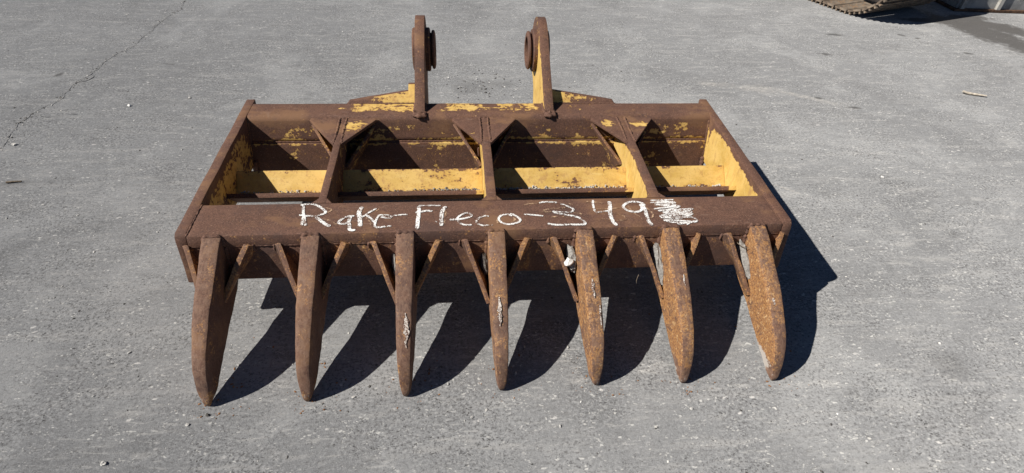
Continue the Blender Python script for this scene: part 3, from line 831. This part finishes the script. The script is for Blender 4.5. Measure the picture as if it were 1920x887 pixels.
CHALK = [
  ('R', [([(-0.6554, 0.5358), (-0.6365, 0.5404), (-0.6096, 0.5381), (-0.5896, 0.5238), (-0.5725, 0.5054), (-0.567, 0.4982), (-0.5689, 0.4894), (-0.5828, 0.4811), (-0.595, 0.4763), (-0.6253, 0.4772), (-0.6502, 0.4839)], 0.00354), ([(-0.6456, 0.5363), (-0.6415, 0.5075), (-0.6354, 0.4793), (-0.6342, 0.4552), (-0.6325, 0.4282)], 0.00354), ([(-0.6337, 0.4757), (-0.6267, 0.4549), (-0.6195, 0.4261)], 0.00346), ([(-0.5941, 0.471), (-0.5708, 0.4463), (-0.5508, 0.4272), (-0.5396, 0.4234)], 0.00433)]),
  ('q', [([(-0.4696, 0.4723), (-0.4839, 0.4728), (-0.5002, 0.4646), (-0.5134, 0.4496), (-0.5163, 0.4395), (-0.5069, 0.4334), (-0.4922, 0.4353), (-0.4824, 0.4435)], 0.00351), ([(-0.4815, 0.471), (-0.4835, 0.4435), (-0.4784, 0.4197), (-0.4751, 0.4014), (-0.4581, 0.4008)], 0.00438)]),
  ('K', [([(-0.4498, 0.5215), (-0.4543, 0.5019), (-0.4557, 0.4842), (-0.4493, 0.4561), (-0.4452, 0.4186)], 0.00582), ([(-0.4008, 0.5103), (-0.4201, 0.4919), (-0.4378, 0.4714), (-0.4479, 0.463)], 0.00313), ([(-0.4318, 0.4764), (-0.4172, 0.462), (-0.4047, 0.4444), (-0.4006, 0.4357)], 0.00352)]),
  ('e', [([(-0.3824, 0.4644), (-0.3534, 0.4583), (-0.3474, 0.4668), (-0.3589, 0.4724), (-0.3855, 0.4743), (-0.3939, 0.4578), (-0.398, 0.4305), (-0.3954, 0.4136), (-0.3844, 0.4116), (-0.359, 0.4158), (-0.3439, 0.4163)], 0.00308)]),
  ('dash', [([(-0.341, 0.4701), (-0.3191, 0.4736), (-0.2926, 0.4749)], 0.00283)]),
  ('F', [([(-0.2586, 0.5214), (-0.2222, 0.521), (-0.1834, 0.5192)], 0.00273), ([(-0.2573, 0.5177), (-0.2563, 0.4887), (-0.2582, 0.4466), (-0.2596, 0.3974)], 0.005), ([(-0.2685, 0.4845), (-0.2485, 0.4878), (-0.2284, 0.4933), (-0.2103, 0.4891)], 0.00323)]),
  ('l', [([(-0.1651, 0.515), (-0.1764, 0.4935), (-0.1808, 0.4616), (-0.1805, 0.4132)], 0.00503), ([(-0.2005, 0.4361), (-0.1943, 0.4314)], 0.00221)]),
  ('e', [([(-0.154, 0.4432), (-0.1317, 0.4443), (-0.1093, 0.447), (-0.089, 0.4534), (-0.0786, 0.4601), (-0.0839, 0.4727), (-0.0962, 0.4774), (-0.1157, 0.4648), (-0.126, 0.4511), (-0.1229, 0.4336), (-0.1143, 0.4196), (-0.0967, 0.4145), (-0.079, 0.414)], 0.00321)]),
  ('c', [([(-0.02, 0.4565), (-0.0345, 0.4598), (-0.0554, 0.4471), (-0.0639, 0.4317), (-0.0611, 0.4195), (-0.0437, 0.4104), (-0.0192, 0.4106)], 0.00308), ([(-0.0137, 0.4094), (-0.0097, 0.4127)], 0.00231)]),
  ('o', [([(0.0585, 0.4559), (0.0455, 0.4645), (0.0247, 0.4622), (0.012, 0.4432), (0.0197, 0.4238), (0.0369, 0.4136), (0.0548, 0.414), (0.0758, 0.422), (0.0847, 0.4321), (0.0783, 0.4481), (0.0636, 0.4628), (0.0527, 0.4685)], 0.00328)]),
  ('dash', [([(0.0993, 0.4639), (0.1316, 0.4595), (0.1655, 0.4534)], 0.00294)]),
  ('3', [([(0.1605, 0.524), (0.1733, 0.5287), (0.2034, 0.5288), (0.2288, 0.5221), (0.2494, 0.5096), (0.2678, 0.4958), (0.2754, 0.4853), (0.27, 0.4753), (0.2543, 0.47), (0.2251, 0.4724), (0.1998, 0.476)], 0.00321), ([(0.2028, 0.4716), (0.2344, 0.4606), (0.2676, 0.4496), (0.2894, 0.4376), (0.2994, 0.4219), (0.3037, 0.4107), (0.2962, 0.4041), (0.2509, 0.4042), (0.2041, 0.4044), (0.1728, 0.4122)], 0.00371)]),
  ('4', [([(0.3553, 0.5351), (0.3509, 0.5171), (0.3494, 0.4904), (0.3523, 0.467), (0.3736, 0.4707), (0.3988, 0.4743)], 0.00308), ([(0.4109, 0.5259), (0.4092, 0.5005), (0.401, 0.4627), (0.4, 0.4285), (0.4042, 0.4061), (0.4108, 0.3948)], 0.0053)]),
  ('9', [([(0.5347, 0.4968), (0.5276, 0.5135), (0.5065, 0.5217), (0.4828, 0.5193), (0.4624, 0.5064), (0.4554, 0.4932), (0.4614, 0.4783), (0.4777, 0.4676), (0.4998, 0.4654), (0.5153, 0.4737), (0.5217, 0.4912), (0.518, 0.5063)], 0.00404), ([(0.5245, 0.5091), (0.5292, 0.4763), (0.5264, 0.4444), (0.5255, 0.4133), (0.5323, 0.3908)], 0.00532)]),
]
SCRIBBLE = [([(0.5633, 0.5277), (0.6017, 0.5288), (0.649, 0.5299)], 0.00312), ([(0.5587, 0.5141), (0.6055, 0.5219), (0.6506, 0.5161)], 0.00388), ([(0.5717, 0.5123), (0.6168, 0.514), (0.6497, 0.5131), (0.6137, 0.5035), (0.5745, 0.5016), (0.6077, 0.4962), (0.6504, 0.4964), (0.6085, 0.4857), (0.5607, 0.4797)], 0.00389), ([(0.5607, 0.4797), (0.6085, 0.4857), (0.6586, 0.4917), (0.6249, 0.4763), (0.5768, 0.469), (0.6194, 0.4706), (0.6999, 0.4756), (0.6608, 0.4679), (0.5909, 0.4583), (0.639, 0.4598), (0.6956, 0.4683)], 0.00403), ([(0.5909, 0.4583), (0.6368, 0.4525), (0.6927, 0.4596), (0.6539, 0.4462), (0.5973, 0.448), (0.5753, 0.4372), (0.6332, 0.4411), (0.6907, 0.448), (0.6493, 0.432), (0.5732, 0.4301)], 0.00401), ([(0.5732, 0.4301), (0.6101, 0.4275), (0.634, 0.4253), (0.6677, 0.43), (0.6888, 0.425), (0.6944, 0.4078), (0.6608, 0.4089), (0.6212, 0.4144), (0.5822, 0.4156), (0.6038, 0.4065), (0.6396, 0.4012), (0.6776, 0.4027), (0.6961, 0.4072)], 0.00377), ([(0.5904, 0.4056), (0.621, 0.4018), (0.6281, 0.3946), (0.6656, 0.4003), (0.6527, 0.3896)], 0.00299)]
FADED = [[(-0.5841, 0.5309), (-0.5667, 0.5177), (-0.5488, 0.5083), (-0.5549, 0.4978), (-0.5629, 0.4927)], [(-0.5714, 0.4634), (-0.5482, 0.4524), (-0.5338, 0.4417), (-0.5216, 0.4312)], [(-0.4307, 0.4659), (-0.4177, 0.4448), (-0.4105, 0.4259)], [(-0.4029, 0.4967), (-0.3917, 0.5089)], [(-0.6299, 0.4198), (-0.6351, 0.4249)], [(-0.1697, 0.5005), (-0.1662, 0.4717), (-0.1696, 0.4472), (-0.1691, 0.4214)], [(0.0065, 0.4451), (0.0084, 0.4224), (0.0127, 0.4206)], [(0.0625, 0.4504), (0.0658, 0.4362), (0.0533, 0.4227)], [(0.101, 0.5168), (0.1389, 0.5232), (0.1596, 0.5241)], [(0.1554, 0.4745), (0.1739, 0.4754), (0.1961, 0.4761)], [(0.1658, 0.4842), (0.1983, 0.492), (0.2285, 0.4955), (0.2532, 0.4977)], [(0.2623, 0.5196), (0.278, 0.5117)], [(0.1921, 0.4477), (0.2142, 0.4485)], [(0.2288, 0.448), (0.2434, 0.4481)], [(0.273, 0.4709), (0.2939, 0.4631), (0.3016, 0.4543)], [(0.3245, 0.5284), (0.3469, 0.5262), (0.3729, 0.5225), (0.3865, 0.5146)], [(0.3561, 0.4858), (0.3954, 0.4847), (0.4339, 0.4879)], [(0.3618, 0.4311), (0.3871, 0.4289), (0.4168, 0.421)], [(0.4056, 0.4625), (0.4307, 0.4574)], [(0.4161, 0.487), (0.4412, 0.4892)], [(0.4103, 0.4609), (0.4298, 0.456), (0.4426, 0.447), (0.4504, 0.4325), (0.4407, 0.423), (0.4128, 0.4225)], [(0.476, 0.5075), (0.4755, 0.4896), (0.4798, 0.4763)], [(0.4834, 0.4601), (0.4973, 0.441), (0.5093, 0.4222)], [(0.5361, 0.4878), (0.5436, 0.4729), (0.5509, 0.4581), (0.5488, 0.4437), (0.542, 0.4325), (0.5327, 0.4328)], [(0.5008, 0.5143), (0.5107, 0.508)]]

# ------------------------------------------------------------------ chalk writing on the front beam
lift = [0.0]
def ribbon(bm, pts, hw, jag=0.35, seed=0.0, taper=True):
    L = catmull([(x, y, 0) for x, y in pts], 0.0022)
    prev = None
    run = 0.0
    for i, p in enumerate(L):
        d = L[min(i + 1, len(L) - 1)] - L[max(i - 1, 0)]
        d = d.normalized() if d.length > 0 else Vector((1, 0, 0))
        s = Vector((-d.y, d.x, 0))
        run += 0.0022
        z = ZT(p.y) + 0.0016 + lift[0] + run * 0.0012
        wa = hw * (1 + jag * noise.noise(Vector((i * 0.55, seed, 1))) + 0.25 * noise.noise(Vector((i * 1.7, seed, 7))))
        wb = hw * (1 + jag * noise.noise(Vector((i * 0.55, seed, 21))) + 0.25 * noise.noise(Vector((i * 1.7, seed, 27))))
        if i < 2 or i > len(L) - 3: wa *= 0.6; wb *= 0.6
        a = p - s * wa; b = p + s * wb
        va = bm.verts.new((a.x, a.y, z)); vb = bm.verts.new((b.x, b.y, z))
        if prev: bm.faces.new((prev[0], prev[1], vb, va))
        prev = (va, vb)
    lift[0] += 0.00012
for n, strokes in CHALK:
    lift[0] = 0.0
    bm = bmesh.new()
    for k, (pts, w) in enumerate(strokes): ribbon(bm, pts, w * 1.24, seed=k * 3.1 + ord(n[0]))
    finish('chalk_dash' if n == 'dash' else 'chalk_letter' if n.isalpha() else 'chalk_numeral', bm, M_chalk, front_beam, smooth=False)
bm = bmesh.new(); lift[0] = 0.0
for k, (pts, w) in enumerate(SCRIBBLE): ribbon(bm, pts, w * 1.02, 0.5, 50 + k)
finish('chalk_scribble', bm, M_chalk, front_beam, smooth=False)
lift[0] = -0.0008
for k, pts in enumerate(FADED):
    bm = bmesh.new(); ribbon(bm, pts, 0.0034, 0.6, 80 + k)
    lift[0] -= 0.00010
    finish('faded_chalk_mark', bm, M_faded, front_beam, smooth=False)

# ------------------------------------------------------------------ mud and a stone caught in the pockets between gussets and tines
def lump(name, mat, centre, axis, size, seed, label, cat, sub=3, rough=0.35):
    ax = Vector(axis).normalized(); sd = Vector((1, 0, 0)); sd = (sd - ax * sd.dot(ax)).normalized(); up = ax.cross(sd)
    bm = bmesh.new()
    bmesh.ops.create_icosphere(bm, subdivisions=sub, radius=1.0)
    for v in bm.verts:
        c = v.co.copy()
        k = 1 + rough * noise.noise(c * 1.7 + Vector((seed, 0, 0))) + rough * 0.6 * noise.noise(c * 4.5 + Vector((0, seed, 0))) + rough * 0.3 * noise.noise(c * 11 + Vector((0, 0, seed)))
        v.co = sd * c.x * size[0] * k + ax * c.y * size[1] * k + up * c.z * size[2] * k
    o = finish(name, bm, mat, None, 25)
    o.location = centre
    tag(o, label, cat)
    return o
AX = (0.05, -0.74, -0.60)
lump('dirt_clump', M_dirt, (ROOTX[6] - 0.037, 0.336, 0.241), AX, (0.020, 0.074, 0.022), 3.0, 'long grey mud clump with twigs packed beside the rightmost tine', 'dirt clump')
lump('dirt_clump', M_dirt, (ROOTX[5] - 0.036, 0.335, 0.240), AX, (0.019, 0.074, 0.022), 8.0, 'smooth grey mud clump packed beside the second tine from the right', 'dirt clump')
lump('dirt_clump', M_dirt, (ROOTX[4] - 0.040, 0.345, 0.256), AX, (0.017, 0.046, 0.022), 12.0, 'grey mud clump behind the white stone at the third tine from the right', 'dirt clump')
lump('dirt_clump', M_dirt_dark, (ROOTX[3] - 0.040, 0.358, 0.243), AX, (0.012, 0.040, 0.020), 15.0, 'small dark mud clump beside the middle tine', 'dirt clump')
lump('dirt_clump', M_dirt, (ROOTX[2] - 0.039, 0.358, 0.243), AX, (0.010, 0.040, 0.022), 18.0, 'small grey mud clump beside the third tine from the left', 'dirt clump')
lump('stone', M_stone, (0.2420, 0.318, 0.265), (0.3, -0.5, 0.8), (0.014, 0.018, 0.013), 5.0, 'white stone wedged in the gusset of the third tine from the right', 'stone', 2, 0.5)
lump('stone', M_stone_g, (0.199, 0.388, 0.262), (0.3, -0.5, 0.8), (0.008, 0.009, 0.006), 9.0, 'tiny pale stone stuck on the face plate beside the white stone', 'stone', 2, 0.5)
def twig(name, pts, r, mat, label=None, cat=None, parent=None):
    bm = bmesh.new(); L = catmull(pts, 0.008); rings = []
    for i, p in enumerate(L):
        d = (L[min(i + 1, len(L) - 1)] - L[max(i - 1, 0)]).normalized()
        u = d.cross(Vector((0.2, 0.1, 1))).normalized(); w = d.cross(u)
        rr = r * (1 + 0.25 * noise.noise(Vector((i * 0.5, r * 900, 0)))) * (0.5 + 0.5 * min(1, (len(L) - i) / len(L) * 1.6))
        rings.append([bm.verts.new(p + (u * math.cos(R(60 * k)) + w * math.sin(R(60 * k))) * rr) for k in range(6)])
    for a, b in zip(rings, rings[1:]):
        for k in range(6): bm.faces.new((a[k], a[(k + 1) % 6], b[(k + 1) % 6], b[k]))
    bm.faces.new(rings[0]); bm.faces.new(rings[-1])
    o = finish(name, bm, mat, parent, 60)
    if label: tag(o, label, cat)
    return o
twig('twig', [(0.842, 0.365, 0.292), (0.856, 0.345, 0.288), (0.872, 0.335, 0.292)], 0.0016, M_bark, 'thin dark twig lying on the mud beside the rightmost tine', 'twig')
twig('stick', [(3.245, 2.190, 0.018), (3.262, 2.180, 0.012), (3.300, 2.165, 0.010), (3.372, 2.131, 0.012)], 0.009, M_stick, 'pale broken stick lying on the concrete near the right edge', 'stick')
twig('twig', [(-2.150, 1.253, 0.006), (-2.12, 1.259, 0.006), (-2.09, 1.262, 0.005)], 0.0045, M_bark, 'short brown twig lying on the concrete near the left edge', 'twig')
twig('twig', [(0.487, 0.300, 0.215), (0.480, 0.292, 0.196), (0.482, 0.288, 0.185)], 0.0011, M_bark, 'hair thin root hanging from the gusset of the second tine from the right', 'twig')

# ------------------------------------------------------------------ stones on the yard
PEB = [((-1.940, 2.027), 0.010, M_stone, 'larger white pebble on the concrete left of the back beam'), ((-1.652, 2.128), 0.008, M_stone_g, 'pale pebble lying close to the left back corner of the frame'),
       ((-2.307, 1.600), 0.011, M_stone_g, 'pale pebble lying beside the lower end of the long crack'), ((-1.115, -0.168), 0.008, M_stone_g, 'pale chip of stone near the bottom left of the yard in front of the tines'),
       ((-0.884, -0.028), 0.006, M_stone_d, 'black pebble just in front of the leftmost tine tip'), ((-0.932, -0.058), 0.006, M_stone_g, 'grey pebble in front of the black one at the leftmost tine'),
       ((2.05, 1.20), 0.008, M_stone, 'small white pebble on the concrete right of the frame')]
for k, ((x, y), s, mat, lab) in enumerate(PEB):
    o = lump('pebble', mat, (x, y, s * 0.45), (0.4, 1, 0.1), (s, s * 0.8, s * 0.55), k * 5.0, lab, 'pebble', 2, 0.5)
    o['group'] = 'loose pebbles on the yard'
def gravel(name, mat, n, place, smin, smax):
    ico = bmesh.new(); bmesh.ops.create_icosphere(ico, subdivisions=1, radius=1.0)
    base = [v.co.copy() for v in ico.verts]; faces = [[v.index for v in f.verts] for f in ico.faces]; ico.free()
    V, F = [], []
    for i in range(n):
        x, y = place()
        s = smin + (smax - smin) * random.random() ** 3
        rot = Matrix.Rotation(random.uniform(0, 6.28), 3, 'Z') @ Matrix.Rotation(random.uniform(-0.4, 0.4), 3, 'X')
        sc = Vector((s * random.uniform(0.8, 1.6), s * random.uniform(0.6, 1.0), s * random.uniform(0.3, 0.7)))
        b0 = len(V)
        for c in base:
            j = 1 + random.uniform(-0.25, 0.25)
            p = rot @ Vector((c.x * sc.x * j, c.y * sc.y * j, c.z * sc.z * j))
            V.append((p.x + x, p.y + y, p.z + sc.z * 0.5))
        F += [[b0 + q for q in f] for f in faces]
    me = bpy.data.meshes.new(name); me.from_pydata(V, [], F); me.materials.append(mat); me.update()
    o = link(name, me); o['kind'] = 'stuff'
    return o
def anywhere():
    t = random.random()
    y = -0.42 + 4.7 * t ** 1.5
    hw = 1.35 + (y + 0.4) * 0.72
    return (random.uniform(-hw * 1.02, hw * 1.12), y)
def heap():
    return (random.gauss(0.02, 0.16), random.gauss(2.32, 0.13))
gravel('pale_grit', M_stone_g, 900, anywhere, 0.0012, 0.0062)
gravel('white_grit', M_stone, 110, anywhere, 0.0012, 0.0055)
gravel('dark_grit', M_stone_d, 420, anywhere, 0.0012, 0.0052)
gravel('dark_debris', M_stone_d, 110, heap, 0.002, 0.008)
gravel('pale_debris', M_stone, 22, heap, 0.002, 0.007)

def beside_crack():
    a = random.randrange(len(CRACK) - 1); t = random.random()
    return (CRACK[a][0] + (CRACK[a + 1][0] - CRACK[a][0]) * t + random.gauss(0, 0.012), CRACK[a][1] + (CRACK[a + 1][1] - CRACK[a][1]) * t + random.gauss(0, 0.012))
gravel('crack_crumbs', M_stone_d, 160, beside_crack, 0.002, 0.007)
gravel('crack_crumbs', M_stone_g, 120, beside_crack, 0.002, 0.006)
def by_tips():
    i = random.randrange(7)
    return (TIPX[i] + random.gauss(0.02, 0.05), TIPY[i] + abs(random.gauss(0, 0.10)) - 0.04)
gravel('rust_flakes', M_flake, 240, by_tips, 0.0012, 0.0048)

# ------------------------------------------------------------------ beyond: a parked machine's crawler track and a grey steel bin
track = tag(empty('crawler_track', (3.47, 3.50, 0)), 'rusty crawler track of a parked machine at the far right of the yard', 'crawler track')
au = Vector((-0.36, 0.933, 0)); ax = Vector((0.955, 0.297, 0)).normalized()        # back along the track, and across it
WID, RAD, LEN = 0.85, 0.40, 2.6
per = []
n = 0
path = []
S = 0.135
k = 0.0
tot = 2 * LEN + 2 * math.pi * RAD
cnt = int(tot / S)
def at(s):
    if s < LEN: return (s, 0.0, 180.0)                                   # bottom run; third value = direction the shoe's outer face looks
    s -= LEN
    if s < math.pi * RAD:
        a = s / RAD; return (LEN + RAD * math.sin(a), RAD - RAD * math.cos(a), None, a)
    s -= math.pi * RAD
    if s < LEN: return (LEN - s, 2 * RAD, 0.0)
    s -= LEN
    a = s / RAD
    return (-RAD * math.sin(a), RAD + RAD * math.cos(a), None, math.pi + a)
def shoe_mesh():
    bm = bmesh.new()
    # local: x across the track, y along it, z outward
    def box(x0, x1, y0, y1, z0, z1):
        v = [bm.verts.new(p) for p in ((x0, y0, z0), (x1, y0, z0), (x1, y1, z0), (x0, y1, z0), (x0, y0, z1), (x1, y0, z1), (x1, y1, z1), (x0, y1, z1))]
        for f in ((3, 2, 1, 0), (4, 5, 6, 7), (0, 1, 5, 4), (1, 2, 6, 5), (2, 3, 7, 6), (3, 0, 4, 7)): bm.faces.new([v[q] for q in f])
    box(0, WID, -0.062, 0.062, -0.016, 0.0)
    for y in (-0.050, 0.0, 0.046): box(0.004, WID - 0.004, y - 0.007, y + 0.007, 0.0005, 0.022)
    bmesh.ops.recalc_face_normals(bm, faces=bm.faces)
    me = bpy.data.meshes.new('track_shoe'); bm.to_mesh(me); bm.free(); me.materials.append(M_shoe)
    return me
sm = shoe_mesh()
for i in range(cnt):
    r = at(i * tot / cnt)
    u, z = r[0], r[1]
    a = r[3] if r[2] is None else (0.0 if r[2] == 180.0 else math.pi)
    # outward direction: straight down at a = 0, backwards at 90 degrees, up at 180
    outv = au * math.sin(a) + Vector((0, 0, -1)) * math.cos(a)
    along = au * math.cos(a) + Vector((0, 0, 1)) * math.sin(a)
    o = link('track_shoe', sm, track)
    p = au * (u + RAD) + Vector((0, 0, z + 0.023 * math.cos(a) * 1.0 + 0.001))
    m = Matrix((ax, along, outv)).transposed().to_4x4(); m.translation = p
    if a != 0.0 and r[2] is None: m.translation = p
    o.matrix_local = m
bm = bmesh.new()
def boxm(bm, o, dx, dy, dz):
    v = [bm.verts.new(o + dx * a + dy * b + dz * c) for a, b, c in ((0, 0, 0), (1, 0, 0), (1, 1, 0), (0, 1, 0), (0, 0, 1), (1, 0, 1), (1, 1, 1), (0, 1, 1))]
    for f in ((3, 2, 1, 0), (4, 5, 6, 7), (0, 1, 5, 4), (1, 2, 6, 5), (2, 3, 7, 6), (3, 0, 4, 7)): bm.faces.new([v[q] for q in f])
Z = Vector((0, 0, 1))
boxm(bm, ax * 0.22 + au * 0.55 + Z * 0.18, ax * 0.40, au * 2.2, Z * 0.42)
bevel_sharp(bm, 0.02)
finish('track_frame', bm, M_black, track)
for uu in (RAD, RAD + LEN):
    bm = bmesh.new()
    bmesh.ops.create_cone(bm, cap_ends=True, segments=28, radius1=RAD - 0.05, radius2=RAD - 0.05, depth=0.16, matrix=Matrix.Translation(au * uu + ax * 0.42 + Z * (RAD + 0.02)) @ ax.to_track_quat('Z', 'Y').to_matrix().to_4x4())
    bevel_sharp(bm, 0.015)
    finish('idler_wheel', bm, M_black, track)

bin_ = tag(empty('steel_bin', (4.50, 3.955, 0)), 'grey ribbed steel bin with a rusty bottom rail standing beside the wet stain', 'steel bin')
bx = Vector((0.998, -0.06, 0)).normalized(); by = Vector((0.06, 0.998, 0)).normalized()
bm = bmesh.new(); boxm(bm, bx * 0.02 + by * 0.02 + Z * 0.0245, bx * 2.2, by * 1.3, Z * 1.0); bevel_sharp(bm, 0.006)
finish('bin_body', bm, M_grey, bin_)
bm = bmesh.new(); boxm(bm, bx * -0.01 + by * -0.015 + Z * 0.004, bx * 2.26, by * 1.36, Z * 0.020); bevel_sharp(bm, 0.006)
finish('bottom_rail', bm, M_edge, bin_)
for k in range(7):
    bm = bmesh.new(); boxm(bm, bx * (0.045 + 0.345 * k) + by * -0.012 + Z * 0.0255, bx * 0.035, by * 0.032, Z * 0.97); bevel_sharp(bm, 0.004)
    finish('bin_rib', bm, M_dust, bin_)
bm = bmesh.new(); boxm(bm, bx * -0.02 + by * -0.03 + Z * 1.03, bx * 2.28, by * 1.38, Z * 0.06); bevel_sharp(bm, 0.006)
finish('top_rail', bm, M_grey, bin_)
